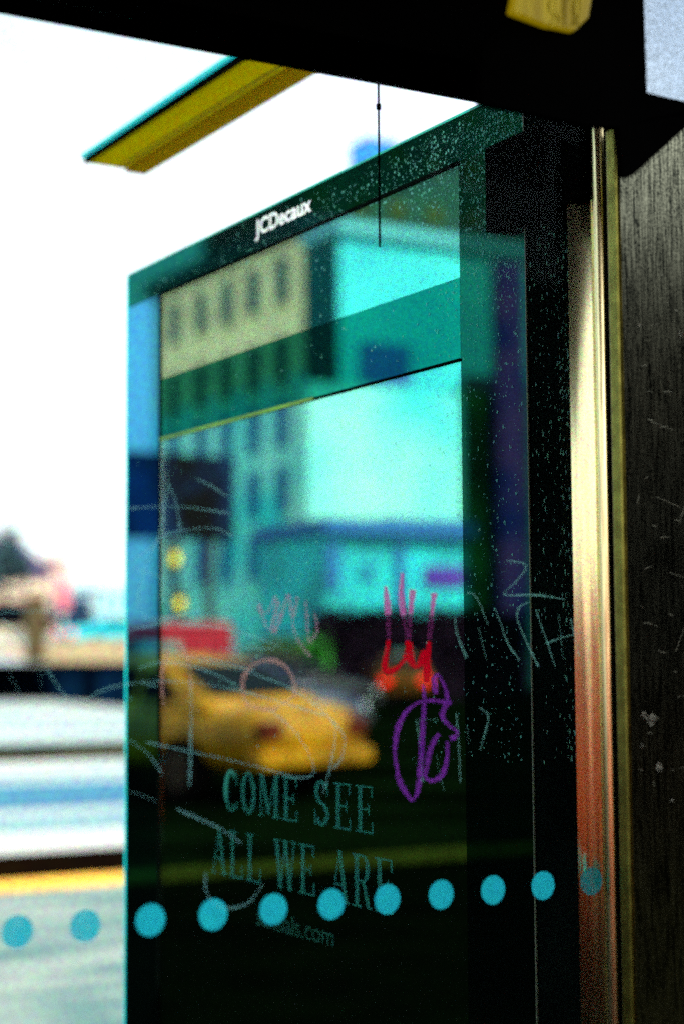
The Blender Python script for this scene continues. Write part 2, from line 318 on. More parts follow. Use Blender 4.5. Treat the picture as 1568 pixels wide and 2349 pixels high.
# ================================================================== VEHICLES
def loft(bm, secs):
    """secs: list of rings (same count) of 3d points"""
    rings = [[bm.verts.new(p) for p in s] for s in secs]
    for a, b in zip(rings, rings[1:]):
        for i in range(len(a)): bm.faces.new((a[i], a[(i+1) % len(a)], b[(i+1) % len(a)], b[i]))
    bm.faces.new(rings[0]); bm.faces.new(rings[-1][::-1])
def lerp(tab, x):
    for (a, va), (b, vb) in zip(tab, tab[1:]):
        if x <= b: return va+(vb-va)*max(0, (x-a))/(b-a)
    return tab[-1][1]
def sedan(label, body, loc, rz, group=None, sign=False, tails=True, L=4.9, name='car', cat='car'):
    """nose towards +x"""
    t = thing(name, label, cat, (0, 0, 0), group)
    topz = [(-L/2, .80), (-2.3, .98), (-1.3, 1.02), (0.9, .98), (1.9, .88), (2.35, .74), (L/2, .60)]
    botz = [(-L/2, .42), (-2.2, .28), (2.1, .26), (L/2, .36)]
    hw = [(-L/2, .70), (-2.1, .88), (0, .95), (1.8, .90), (2.2, .82), (L/2, .62)]
    secs = []
    for i in range(33):
        x = -L/2+L*i/32; a, b, h = lerp(topz, x), lerp(botz, x), lerp(hw, x)
        ring = []
        for k in range(20):
            th = 2*math.pi*k/20; c, s = math.cos(th), math.sin(th); e = .55
            ring.append((x, h*math.copysign(abs(c)**e, c), (a+b)/2+(a-b)/2*math.copysign(abs(s)**e, s)))
        secs.append(ring)
    bm = bmesh.new(); loft(bm, secs); obj('body', bm, body, t, smooth=True)
    top = [(-1.75, 1.0), (-.95, 1.42), (-.2, 1.50), (.45, 1.44), (1.35, .98)]
    def cabin(s, y0, y1, z0, z1, inset):
        return 0
    secs = []
    for i in range(25):
        x = -1.75+3.1*i/24; z1 = lerp(top, x)+.0; f = (z1-.9)/.6
        secs.append([(x, y, z) for y, z in ((.84, .90), (.84-.06*f, .95), (.80-.18*f, z1-.06*f), (.70-.2*f, z1), (-.70+.2*f, z1), (-.80+.18*f, z1-.06*f), (-.84+.06*f, .95), (-.84, .90))])
    bm = bmesh.new(); loft(bm, secs); obj('roof', bm, body, t, smooth=True)
    for s in (1, -1):
        for pts in ([(-.55, 1.02), (-.55, 1.36), (-.15, 1.38), (.0, 1.38), (.0, 1.02)], [(.08, 1.02), (.08, 1.38), (.40, 1.34), (.98, 1.04), (.98, 1.02)], [(-.62, 1.02), (-.62, 1.35), (-.90, 1.30), (-1.22, 1.06), (-1.22, 1.02)]):
            bm = bmesh.new(); vv = []
            for (x, z) in pts:
                f = (lerp(top, x)-.9)/.6; y = .84-.06*f-(z-.95)/max(.1, lerp(top, x)-.06*f-.95)*(.04+.12*f)
                vv.append((x, s*(y+.012), z))
            prism(bm, vv, (0, -s*.03, 0)); obj('side_window', bm, M['carglass'], t)
    for nm, xa, xb in (('windscreen', .52, 1.24), ('rear_window', -1.64, -1.02)):
        za, zb = lerp(top, xa), lerp(top, xb); nv = Vector((-(zb-za), 0, xb-xa)).normalized()*.018
        q = [Vector((xa, .56, za)), Vector((xb, .66, zb)), Vector((xb, -.66, zb)), Vector((xa, -.56, za))]
        if nm == 'rear_window': q = [Vector((xa, .66, za)), Vector((xb, .56, zb)), Vector((xb, -.56, zb)), Vector((xa, -.66, za))]
        obj(nm, P([p+nv for p in q], -nv*1.6), M['carglass'], t)
    for x in (-1.45, 1.5):
        for s in (1, -1):
            wm = bmesh.new(); mt = Matrix.Translation((x, s*.86, .33)) @ Matrix.Rotation(math.pi/2, 4, 'X')
            bmesh.ops.create_cone(wm, cap_ends=True, segments=28, radius1=.33, radius2=.33, depth=.22, matrix=mt)
            wh = obj('wheel', wm, M['tyre'], t)
            rm = bmesh.new(); bmesh.ops.create_cone(rm, cap_ends=True, segments=20, radius1=.2, radius2=.2, depth=.25, matrix=mt); obj('rim', rm, M['rim'], wh)
    obj('bumper', B(-L/2-.06, -L/2+.2, -.8, .8, .36, .52), M['trim'] if not sign else body, t, bevel=.03)
    obj('bumper', B(L/2-.25, L/2+.04, -.72, .72, .32, .48), M['trim'] if not sign else body, t, bevel=.03)
    for s in (1, -1):
        obj('headlight', B(L/2-.28, L/2-.03, s*.42, s*.68, .54, .68), M['lamp'], t, bevel=.03)
        obj('tail_light', B(-L/2-.01, -L/2+.12, s*.46, s*.74, .62, .82), M['tail'] if tails else M['dimtail'], t, bevel=.02)
        obj('mirror', B(.86, 1.0, s*.86, s*1.02, 1.0, 1.14), body, t, bevel=.03)
        obj('door_handle', B(-.35, -.2, s*.925, s*.955, .88, .92), M['trim'], t)
    if sign:
        obj('roof_sign', B(-.1, .12, -.3, .3, 1.51, 1.63), mat('roof_sign_plastic', (.10, .26, .24), .5, spec=.1), t, bevel=.03)
        for s in (1, -1): obj('door_emblem', P([(.3+.12*math.cos(a*.628), s*.957, .66+.07*math.sin(a*.628)) for a in range(10)], (0, -s*.03, 0)), M['trim'], t)
    t.location = loc; t.rotation_euler = (0, 0, rz)
    return t
parked('black car parked on the terrace left of the wooden post', 20, 1452, 80, .1, mat('black_car_body', (.002, .002, .004), .5, spec=0))
parked('bright cyan car parked on the terrace beside the advertising panel edge', 262, 1492, 72, .1, mat('cyan_car_body', (.02, .42, .46), .4, spec=.1))
# positions are given where the mirror image appears, then moved through the panel plane
def vz(px, py, Z=0): return mir(atZ(px, py, Z))
# taxi: mirrored, the end at x=840, roof near the horizon
fr = vz(722, 1838)
print('taxi', fr)
rz = math.radians(73)
sedan('yellow taxi close to the kerb, mirrored large in the advertising glass', M['taxi'], (fr.x+.71, fr.y+2.34, 0), rz, sign=True, tails=False, name='taxi', cat='taxi', group='taxis on the street')
f2 = vz(955, 1612)
sedan('distant yellow taxi with red brake lights lit, mirrored right of the large taxi', mat('dull_taxi_yellow', (.10, .035, .0), .5, spec=.1), (f2.x, f2.y+1, 0), math.radians(118), sign=True, name='taxi', cat='taxi', group='taxis on the street')
f3 = vz(640, 1720)
sedan('dark navy saloon car parked behind the large yellow taxi', M['navy'], (f3.x, f3.y+2, 0), math.radians(180))
f3 = vz(940, 1660)
sedan('black saloon car queuing beside the distant taxi', mat('black_car_paint', (.006, .005, .008), .4, spec=.2), (f3.x, f3.y+6, 0), math.radians(180))

def van(label, body, px, py, Y, L, H, rz=0):
    p = mir(atY(px, py, Y)) if px is not None else None; t = thing('van', label, 'van', (0, 0, 0))
    prof = [(-L/2, .35), (-L/2, H-.1), (-L/2+.1, H), (L/2-1.2, H), (L/2-.75, H-.25), (L/2-.25, 1.2), (L/2, 1.0), (L/2, .35)]
    obj('body', P([(x, -.95, z) for x, z in prof], (0, 1.9, 0)), body, t, bevel=.04)
    for s in (1, -1):
        obj('side_window', P([(L/2-1.5, s*.955, 1.25), (L/2-1.5, s*.955, H-.3), (L/2-.95, s*.955, H-.3), (L/2-.5, s*.955, 1.25)], (0, s*.01, 0)), M['carglass'], t)
        obj('headlight', B(L/2-.05, L/2+.03, s*.5, s*.8, .7, .88), M['lamp'], t, bevel=.02)
    obj('windscreen', P([(L/2-.68, -.8, H-.3), (L/2-.68, .8, H-.3), (L/2-.24, .8, 1.28), (L/2-.24, -.8, 1.28)], (.03, 0, .01)), M['carglass'], t)
    for x in (-L/2+.8, L/2-.85):
        for s in (1, -1):
            wm = bmesh.new(); mt = Matrix.Translation((x, s*.86, .34)) @ Matrix.Rotation(math.pi/2, 4, 'X')
            bmesh.ops.create_cone(wm, cap_ends=True, segments=24, radius1=.34, radius2=.34, depth=.22, matrix=mt); obj('wheel', wm, M['tyre'], t)
    t.location = (p.x, Y, 0) if px is not None else (py, Y, 0); t.rotation_euler = (0, 0, rz); return t
van('added orange red van, unseen behind the shelter, reflected in the steel corner post', mat('orange_paint', (1, .09, .0), .4), None, -3.2, -6.0, 5.2, 1.85, math.radians(-55))  # added out of view to tint the corner post's reflection orange
van('second added orange red van, unseen behind the shelter, reflected in the post', bpy.data.materials['orange_paint'], None, -6.6, -1.6, 5.2, 1.85, math.radians(-40))
van('bright red delivery van behind the yellow taxi', M['red'], 322, 1440, 32, 3.2, 2.15, 0)

# ================================================================== BUILDINGS MIRRORED IN THE PANEL
def mbox(px0, px1, py0, py1, Y):
    a = mir(atY(px0, py1, Y)); b = mir(atY(px1, py0, Y)); return b.x, a.x, a.z, b.z      # x low, x high, z low, z high
# main block: its street front runs away from the kerb (plane x = const)
XA = PX*2-42
def side(px, py): v = atX(px, py, 42); return v
ya, yb = side(700, 800).y, side(352, 1000).y
ztop = side(668, 548).z
print('block', ya, yb, ztop)
cream = mat('cream_brick', (.95, .84, .40), .8, scale=.5, var=.1); mint = mat('mint_render', (.32, .95, .76), .8, scale=.2, col2=(.0, .82, .72))
teal_win = mat('teal_window', (.0, .10, .10), .6, spec=.1); blue_win = mat('deep_window', (.0, .12, .30), .6, spec=.1)
t = thing('apartment_block', 'tall apartment block, cream above and mint below, with rows of narrow windows', 'building', (XA, ya, 0))
zs = side(600, 880).z
rel(obj('upper_wall', B(XA-14, XA, ya, yb, zs, ztop), cream, t), t)
rel(obj('lower_wall', B(XA-14, XA, ya, yb, 0, zs-.004), mint, t), t)
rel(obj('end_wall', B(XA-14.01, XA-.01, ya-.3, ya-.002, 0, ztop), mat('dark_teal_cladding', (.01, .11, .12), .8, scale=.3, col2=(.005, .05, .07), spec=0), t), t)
rel(obj('cornice', B(XA-14.4, XA+.5, ya-.3, yb+.3, ztop+.003, ztop+.9), mat('slate_cornice', (.02, .08, .12), .8), t), t)
# windows
fl = [z for z in (side(626, 655).z, side(645, 830).z, side(645, 975).z, side(648, 1125).z, side(648, 1272).z)]
cols = [side(x, 900).y for x in (648, 583, 520, 462, 400)]
for j, z in enumerate(fl):
    for i, y in enumerate(cols):
        hh = 1.25; f = rel(obj('window', B(XA-.05, XA+.06, y-.72, y+.72, z-hh, z+hh), teal_win if j < 2 else blue_win, t), t)
        s_ = rel(obj('sill', B(XA+.0, XA+.16, y-.9, y+.9, z-hh-.2, z-hh-.005), cream if j < 2 else mint, f), t)
        s_.matrix_parent_inverse = f.matrix_world.inverted()
def block(label, px0, px1, py0, py1, Y, dep, wall, nx=0, nz=0, winm=None, zbase=True, name='building', cor=None, corh=.5, wf=.4, hf=.5):
    xl, xh, zl, zh = mbox(px0, px1, py0, py1, Y)
    t = thing(name, label, 'building', ((xl+xh)/2, Y, 0))
    rel(obj('wall', B(xl, xh, Y, Y+dep, 0 if zbase else zl, zh), wall, t), t)
    if cor: rel(obj('cornice', B(xl-.2, xh+.2, Y-.35, Y+dep, zh+.003, zh+corh), cor, t), t)
    if nx: facade_windows(t, xl, xh, max(zl, 0), zh, Y, nx, nz, winm, wf, hf)
    return t, xl, xh, zl, zh
dkgreen = mat('dark_green_facade', (.012, .075, .045), .8, scale=.12, col2=(.004, .03, .04), spec=.1)
block('dark green tower rising highest behind the other mirrored buildings', 690, 1420, 60, 1400, 120, 18, dkgreen, 9, 12, mat('olive_window', (.04, .07, .0), .6, spec=.1), wf=.35, hf=.35)
paleC = mat('pale_aqua_render', (.03, .80, .72), .7, scale=.12, col2=(.0, .52, .58))
tC, xl, xh, zl, zh = block('pale aqua office building with a flat roof right of the apartment block', 782, 1215, 592, 1400, 66, 3.2, paleC, cor=mat('aqua_cornice', (.1, .6, .6), .7))
bl = mat('tank_blue', (.015, .12, .42), .6)
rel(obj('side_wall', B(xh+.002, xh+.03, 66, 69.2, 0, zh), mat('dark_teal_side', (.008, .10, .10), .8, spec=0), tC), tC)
facade_windows(tC, *(lambda a: (a[0], a[1], a[2], a[3]))(mbox(820, 942, 792, 878, 66)), 66, 1, 1, bl, .95, .95)
facade_windows(tC, *(lambda a: (a[0], a[1], a[2], a[3]))(mbox(1060, 1210, 872, 905, 66)), 66, 1, 1, mat('dark_ledge', (.005, .02, .05), .7), 1, 1)
whiteD = mat('white_mint_render', (.46, .95, .68), .7, scale=.10, col2=(.0, .74, .68))
tD, *_ = block('white and mint low rise standing before the aqua office building', 708, 1062, 905, 1400, 60, 1.6, whiteD, cor=None)
for r_ in ((1000, 1035, 1030, 1080), (1000, 1035, 1100, 1140)):
    pass
aqD = mat('bottle_green_terrace', (.02, .13, .03), .8, scale=.3, spec=0, col2=(.01, .04, .015))
tE, *_ = block('dark green terrace with small windows at the right of the mint low rise', 1064, 1215, 905, 1400, 60, 1.6, aqD, 4, 4, mat('black_window', (.003, .005, .01), .6, spec=0), wf=.25, hf=.35)
q = mbox(1150, 1200, 605, 1215, 59.4)
rel(obj('plum_pilaster', B(q[0], q[1], 59.4, 59.99, 0, q[3]), mat('plum_paint', (.34, .09, .36), .8, scale=.8, col2=(.06, .05, .30), spec=0), tE), tE)
# blue station building low in the middle
aqs = mat('aqua_station', (.0, .60, .60), .7, scale=.6, var=.15); dblue = mat('royal_blue_trim', (.005, .16, .42), .7)
tS, xl, xh, zl, zh = block('low aqua station building with royal blue roof and door frames', 748, 1066, 1236, 1405, 52, 5, aqs, cor=dblue, corh=.55)
for (a, b, c, d) in ((748, 778, 1245, 1350), (905, 925, 1245, 1390), (970, 1062, 1300, 1345), (825, 850, 1300, 1325), (870, 1066, 1195, 1226)):
    q = mbox(a, b, c, d, 52); rel(obj('blue_panel', B(q[0], q[1], 51.9, 52.05, q[2], q[3]), dblue if a != 970 else mat('violet_panel', (.08, .02, .35), .7), tS), tS)
# navy billboard
q = mbox(150, 540, 1048, 1228, 44)
t = thing('billboard', 'large dark navy billboard on two legs left of the apartment block', 'billboard', (q[0], 44, 0))
rel(obj('board', B(q[0], q[1], 44, 44.4, q[2], q[3]), mat('navy_board', (.002, .02, .07), .7, scale=.6, var=.5, spec=.1), t), t)
for xx in (q[0]+.6, q[1]-.8): rel(obj('leg', B(xx, xx+.2, 44.1, 44.3, 0, q[2]-.002), M['trim'], t), t)
# traffic lights with amber lamp
amber = mat('amber_lamp', (1, .65, .02), .4, emit=(1, .75, .02), estr=1.2)
for (lab, px, py) in (('traffic light on a black post with an amber lamp lit high above the red van', 402, 1282), ('short traffic light with an amber lamp just above the red van', 413, 1386)):
    g = mir(atY(px, py, 38)); t = thing('traffic_light', lab, 'traffic light', (g.x, 38, 0), 'traffic lights across the street')
    bm = bmesh.new(); cyl(bm, g.x, 38.1, 0, g.z-.3, .05, seg=12); rel(obj('pole', bm, M['trim'], t), t)
    rel(obj('housing', B(g.x-.16, g.x+.16, 38, 38.25, g.z-.32, g.z+.42), M['trim'], t, bevel=.02), t)
    bm = bmesh.new(); bmesh.ops.create_uvsphere(bm, u_segments=16, v_segments=10, radius=.09, matrix=Matrix.Translation((g.x, 37.98, g.z)) @ Matrix.Diagonal((1, .5, 1.6, 1))); rel(obj('lamp', bm, amber, t), t)
# hedge and shrubs
g = vz(675, 1600); Ys = 48
for (lab, px, r, ht, m_) in (('round olive green street shrub left of the dark hedge', 625, 1.0, 2.1, (.10, .14, .01)), ('bright green street shrub between the olive one and the hedge', 712, .9, 2.2, (.03, .28, .01))):
    g = mir(atY(px, 1500, Ys)); blob_tree('shrub', lab, (g.x, Ys, 0), ht, r, .1, mat('shrub_leaf', m_, .6, var=.5), bark, 900, .22, cat='shrub')
q = mbox(745, 1215, 1402, 1530, 50)
bm = bmesh.new()
for i in range(5200):
    pos = Vector((random.uniform(q[0], q[1]), random.uniform(50, 51.2), random.uniform(0, q[3]+random.uniform(-.2, .15)))); s = .24
    ax = Vector((random.uniform(-1, 1), random.uniform(-1, 1), random.uniform(-1, 1))).normalized(); ay = ax.orthogonal().normalized(); az = ax.cross(ay)
    bm.faces.new([bm.verts.new(pos+ay*s*a_+az*s*b_) for a_, b_ in ((-.5, -.3), (.5, -.3), (.6, .3), (-.2, .5))])
box(bm, q[0], q[1], 50.3, 51, 0, q[3]-.3)
h = obj('hedge', bm, mat('plum_hedge', (.012, .003, .012), .8, var=.5, spec=.1)); tag(h, 'long clipped dark plum hedge in front of the aqua station building', 'hedge')
# blue tower behind the panel, its top just over the panel's edge
p0, p1 = atY(842, 400, 60), atY(914, 332, 60)
t = thing('tower', 'blue tower top peeking over the advertising panel in the white sky', 'building', (p0.x, 60, 0))
rel(obj('wall', B(p0.x, p1.x, 60, 61.5, 0, p1.z), mat('tower_blue', (.01, .25, .62), .6, scale=.2, col2=(.01, .08, .40)), t), t)
rel(obj('parapet', B(p0.x-.04, p1.x+.04, 59.96, 61.54, p1.z+.003, p1.z+.12), bl, t), t)

t = thing('added_shop_block', 'added low dark brown shop block, unseen behind the shelter, darkening the cladding reflection', 'building', (16, -10, 0))  # added out of view so the cladding mirrors a dark face
dark_blockm = mat('dark_brown_brick', (.03, .02, .012), .9, spec=0)
rel(obj('wall', B(3.2, 30, -14, -10, 0, 4.7), dark_blockm, t), t)
facade_windows(t, 4, 29, .8, 3.4, -10, 6, 1, M['carglass'], .6, .8)
rel(obj('roof', B(3.0, 30.2, -14.2, -9.8, 4.703, 4.9), M['trim'], t), t)
# ================================================================== THE SHELTER
GY = 1.5
sh = thing('bus_shelter', 'black framed bus shelter with a glass rear pane, steel corner post and dark roof', 'bus shelter')
zb = atY(550, 134, 1.56).z; zb_l = atY(0, 30, 1.56).z; zb_r = atY(1105, 240, 1.56).z
print('beam z', zb_l, zb, zb_r)
zb = (zb_l+zb_r)/2; ZR = zb+.24
obj('roof_beam', B(-1.6, 1.215, 1.45, 1.56, zb, ZR), BLACK, sh)
obj('roof', B(-3.2, 1.215, -.2, 1.57, ZR+.002, ZR+.07), BLACK, sh)
# olive roof rib with grooves, mint roof glass beside it
zr = ZR+.10
c1, c2 = atZ(207, 376, zr), atZ(325, 393, zr); d1, d2 = atZ(555, 134, zr), atZ(722, 166, zr)
print('rib', c1, c2, d1, d2)
xa, xb = (c1.x+d1.x)/2, (c2.x+d2.x)/2; ye = (c1.y+c2.y)/2
def rib_mat():
    Mx = mat('olive_anodised', (.80, .72, .02), .55, scale=260, var=.4, detail=2)
    return Mx
OL = film('olive_gutter', (.62, .56, .01), 1, .45)
rb = obj('roof_rib', B(xa, xb, 1.3, ye, zr, zr+.010), OL, sh)
wr = xb-xa
for (f0, f1, hgt) in ((.50, .53, .004), (.62, .645, .004)):
    obj('groove', B(xa+wr*f0, xa+wr*f1, 1.3, ye-.003, zr-.0015, zr-.0003), mat('groove_shade', (.05, .045, .004), .8), rb)
obj('rib_lip', B(xa+wr*.66, xb+.002, 1.3, ye+.002, zr-.006, zr-.0016), film('gold_gutter', (1, .76, .02), 1, .45), rb)
obj('rib_edge', B(xa-.006, xa-.0005, 1.3, ye+.003, zr-.002, zr+.012), BLACK, rb)
CYM = mat('cyan_glass_edge', (.0, .72, .70), .5); 
edge_cy = film('cyan_edge', (.0, .8, .85), .8, .9)
obj('roof_glass_edge', B(xa-.009, xa-.0065, 1.3, ye+.012, zr+.010, zr+.020), edge_cy, sh)
obj('roof_glass', B(-2.6, xa-.019, 1.3, ye+.01, zr+.014, zr+.02), sheet_glass('mint_roof_glass', (.6, 1, .95), .01, (.95, 1, .99)), sh)
# glass pane with its dots and scratches
GX = atY(1372, 600, GY).x; print('pane end', GX)
gp = obj('glass_pane', B(-1.5, GX-.004, GY, GY+.006, .2, zb-.002), dusty_glass(), sh)
ged = obj('pane_edge', B(GX-.0028, GX-.001, GY-.001, GY+.0005, .2, zb-.002), mat('green_glass_edge', (.02, .35, .25), .3), gp)
gb = obj('bottom_rail', B(-1.5, GX, GY-.02, GY+.03, .12, .198), BLACK, sh)
def gpt(dy=0):
    return lambda x, y: atY(x, y, GY-.0012-dy)
dots = [(40, 2135), (193, 2124), (343, 2112), (487, 2101), (625, 2090), (758, 2078), (887, 2066), (1010, 2055), (1129, 2044), (1243, 2033), (1352, 2022)]
c0, c9 = atY(*dots[0], GY), atY(*dots[9], GY)
dm = film('cyan_dot_print', (.03, .86, 1), .92, .85, noise=.10)
dm2 = film('dim_dot_print', (.01, .30, .32), .75, .85, noise=.2); st = (c9.x-c0.x)/9  # for the last dot: darker and less opaque
for i in range(-8, 11):
    x = c0.x+st*i; z = c0.z+(c9.z-c0.z)/9*i*0+ (c9.z-c0.z)/2*0
    zz = c0.z + (c9.z-c0.z)*.5
    bm = bmesh.new(); r = .0148
    vs = [bm.verts.new((x+r*math.cos(a*math.pi/24), GY-.001, zz+r*math.sin(a*math.pi/24))) for a in range(48)]; bm.faces.new(vs)
    if x+r < GX: obj('safety_dot', bm, dm if i < 10 else dm2, gp)
print('dots', c0, c9, st)
def c5(l): return [(.375*x, 1097.5+.375*y) for x, y in l]
def c6(l): return [(274+.375*x, 1293.6+.375*y) for x, y in l]
def c7(l): return [(705.6+.375*x, 1176+.375*y) for x, y in l]
def c8(l): return [(.45*x, 1646.4+.45*y) for x, y in l]
scr = [c5(l) for l in (
 [(785,185),(900,175),(1070,170),(1250,190),(1410,215)], [(1030,30),(1010,160),(980,330),(890,540),(850,700),(860,810),(930,860),(1100,830),(1230,790)],
 [(1030,30),(1080,160),(1105,330)], [(820,495),(930,420),(1000,350),(1150,315),(1300,305),(1430,350)], [(820,550),(930,585),(1040,625)], [(1200,0),(1300,50),(1390,110)],
 [(785,930),(930,890),(1100,845),(1230,800)], [(860,915),(1000,890),(1150,890),(1350,915),(1500,950),(1568,965)], [(850,1165),(950,1130),(1100,1130),(1300,1190),(1480,1280)],
 [(1100,1090),(1300,1110),(1568,1180)], [(850,1240),(900,1260),(960,1270)], [(850,1245),(1000,1240),(1200,1250),(1400,1285),(1568,1320)], [(520,1370),(600,1310),(720,1270),(835,1250)],
 [(0,375),(150,460),(300,560)], [(0,815),(150,812),(350,820)], [(0,855),(100,930),(200,1045)], [(290,1170),(350,1260),(410,1350)], [(245,1170),(250,1290)], [(60,1200),(120,1310)])]
scr += [c6(l) for l in ([(160,1090),(400,1140),(700,1205),(900,1255),(1050,1300),(1150,1305),(1190,1260),(1150,1140),(1050,1000),(900,880)],
 [(1180,830),(1280,930),(1320,1040),(1300,1180),(1270,1320),(1240,1410)], [(1280,940),(1370,1050),(1360,1180),(1310,1250)], [(1200,640),(1185,800)], [(480,590),(700,640),(900,700),(1080,780),(1280,935)],
 [(640,755),(900,820),(1280,935)], [(700,410),(840,450),(980,505)], [(620,515),(800,515),(950,520)], [(435,700),(440,900),(435,1150),(430,1370)])]
scr += [c8(l) for l in ([(900,465),(1050,530),(1130,570),(1230,640)], [(655,370),(800,425)], [(655,110),(760,190),(830,290)], [(1050,790),(1050,880),(1100,950),(1180,970),(1270,940),(1340,850)])]
thin = [c7(l) for l in ([(970,490),(1010,500),(1050,560),(1100,690)], [(1140,590),(1180,680),(1220,800),(1290,900)], [(1210,290),(1330,320),(1290,400),(1210,480),(1215,505),(1400,505),(1568,530)],
 [(1350,545),(1290,580),(1280,650),(1330,780),(1410,945)], [(1390,590),(1450,760),(1510,945)], [(1450,800),(1568,760),(1680,730)], [(1530,620),(1560,900)], [(900,640),(910,740),(970,890)], [(1040,700),(1090,900)],
 [(1600,640),(1640,800),(1660,880)], [(1045,1190),(1100,1240),(1080,1350),(1050,1450)], [(665,1265),(690,1500),(700,1650)], [(660,1265),(800,1265)], [(905,1225),(920,1400),(930,1650)], [(780,1480),(830,1700)], [(970,1300),(985,1420)])]
SCM, SCF = film('scratch_pale', (.40, .95, .92), .27, .6), film('scratch_fine', (.35, .85, .72), .34, .6)
for l in scr:
    bm = bmesh.new(); ribbon(bm, smooth_path(l, 10), random.uniform(3.2, 5.2), gpt(), jitter=.3); obj('scratch', bm, SCM, gp)
for l in thin:
    bm = bmesh.new(); ribbon(bm, smooth_path(l, 10), random.uniform(2.4, 3.8), gpt(), jitter=.35); obj('scratch', bm, SCF, gp)
PM = film('peach_marker', (1, .5, .4), .45, .7, noise=.2)
for l, wd in (([(800,880),(765,820),(755,720),(800,630),(900,590),(990,610),(1050,680),(1075,790),(1020,840),(930,890),(810,870)], 9), ([(270,870),(262,700),(290,560),(350,490),(410,560),(435,680),(437,760)], 6)):
    bm = bmesh.new(); ribbon(bm, smooth_path(c6(l), 10), wd, gpt(.0004), jitter=.25); obj('peach_scrawl', bm, PM, gp)
bm = bmesh.new()
for l in ([(850,230),(880,330),(920,400),(970,230),(980,350),(1030,190),(1060,320),(1090,200),(1060,340),(1080,440),(1130,520),(1170,570)], [(1190,290),(1210,400),(1160,470),(1140,220)], [(840,260),(900,300),(960,200),(940,420),(1000,300)]):
    ribbon(bm, smooth_path(c6(l), 8), 6, gpt(.0004), jitter=.3)
obj('lilac_scribble', bm, film('lilac_marker', (.75, .42, .55), .38, .5, noise=.25), gp)
LU = ([(475,450),(488,600),(492,780),(470,950),(530,960),(590,900),(602,870)], [(576,370),(570,500),(585,640),(608,790),(612,850)], [(640,470),(625,650),(622,860),(650,940),(690,920),(712,840)], [(772,490),(755,640),(735,850),(725,1040)])
def split_strokes(nm, m_, y0, y1, wd):
    for l in LU:
        pts = [p for p in smooth_path(c7(l), 14) if y0 <= (p[1]-1176)/.375 <= y1]
        if len(pts) > 2:
            bm = bmesh.new(); ribbon(bm, pts, wd*random.uniform(.85, 1.15), gpt(.0006), jitter=.16, taper=False); obj(nm, bm, m_, gp)
split_strokes('pink_stroke', film('pink_marker', (1, .22, .62), .95, .8, noise=.15), 0, 632, 11)
split_strokes('dim_stroke', film('dim_marker', (.4, .05, .25), .35, .8, noise=.2), 620, 785, 9)  # middle part of each stroke, thinner and dimmer
split_strokes('red_stroke', film('red_marker', (1.0, .0, .02), 1, .8, noise=.2), 778, 1100, 14)
bm = bmesh.new()
U = c7([(880,1165),(720,1150),(620,1200),(555,1300),(530,1450),(545,1568)])+[(915,1790),(930,1818),(945,1835),(958,1810),(965,1740),(968,1690)]
ribbon(bm, smooth_path(U, 8), 9, gpt(.0006), jitter=.2)
for l in ([(705,1050),(710,1160),(702,1300),(690,1500)], [(780,1110),(775,1010),(800,1000),(840,1080),(850,1160),(820,1240),(860,1300),(910,1340),(900,1370),(870,1385)], [(800,1350),(750,1440),(725,1568),(720,1620),(760,1640),(820,1600),(850,1500),(850,1400)]):
    ribbon(bm, smooth_path(c7(l), 8), 9, gpt(.0006), jitter=.2)
obj('purple_drawing', bm, film('purple_marker', (.40, .05, .62), .6, .8, noise=.28), gp)

# hanging cable
cb = bmesh.new(); a, b = atY(867, 150, 1.6), atY(870, 566, 1.6); cyl(cb, (a.x+b.x)/2, 1.6, b.z, a.z+.1, .0013, seg=10); cyl(cb, (a.x+b.x)/2, 1.6, (atY(868, 245, 1.6).z)-.003, atY(868, 245, 1.6).z+.003, .0028, seg=10)
tag(obj('cable', cb, BLACK), 'thin black cable hanging down from the roof beam behind the glass', 'cable')

# corner post
fp_ = atY(1364, 1200, 1.524); RP = .070; pc = Vector((fp_.x+RP*.6, 1.524+RP*.8, 0))
steel = mat('satin_steel', (.98, .90, .52), .14, 1, scale=40, var=.06, stretch=(8, 8, .5))
bm = bmesh.new(); rows = []
for k in range(33):
    a_ = math.radians(58-40*k/32); n_ = Vector((-math.sin(a_), -math.cos(a_), 0)); p_ = pc+n_*RP; q_ = pc+n_*(RP-.004)
    rows.append([bm.verts.new(v) for v in ((p_.x, p_.y, 0), (p_.x, p_.y, zb-.001), (q_.x, q_.y, zb-.001), (q_.x, q_.y, 0))])
for r0, r1 in zip(rows, rows[1:]):
    for j in range(4):
        f_ = bm.faces.new((r0[j], r0[(j+1) % 4], r1[(j+1) % 4], r1[j])); f_.smooth = j in (0, 2)
bm.faces.new(rows[0]); bm.faces.new(rows[-1][::-1])
for e_ in bm.edges:
    if abs(e_.verts[0].co.z-e_.verts[1].co.z) < 1e-6: e_.smooth = False
po = obj('corner_post', bm, steel, sh)
gold = mat('brass_trim', (.95, .72, .38), .2, 1, scale=40, var=.15, stretch=(8, 8, .4))
s0, s1 = atY(1381, 1200, 1.49).x, atY(1408, 1200, 1.49).x
gold = mat('brass_trim', (.95, .72, .38), .2, 1, scale=40, var=.15, stretch=(8, 8, .4))
bm = bmesh.new(); cyl(bm, (s0+s1)/2, 1.494, 0, zb-.02, (s1-s0)/2, seg=48, caps=False); cs = obj('cover_strip', bm, gold, sh)
for p in cs.data.polygons: p.use_smooth = abs(p.normal.z) < .5
obj('top_cap', B(1.19, 1.207, 1.512, atX(1112, 400, 1.19).y, (atX(1112, 505, 1.19).z+atX(1340, 480, 1.19).z)/2, zb-.001), BLACK, sh)
obj('post_cover', B(pc.x+.01, pc.x+.25, 1.56, 1.64, 0, zb), BLACK, sh)
s2, s3 = atY(1415, 1200, 1.46).x, atY(1427, 1200, 1.46).x
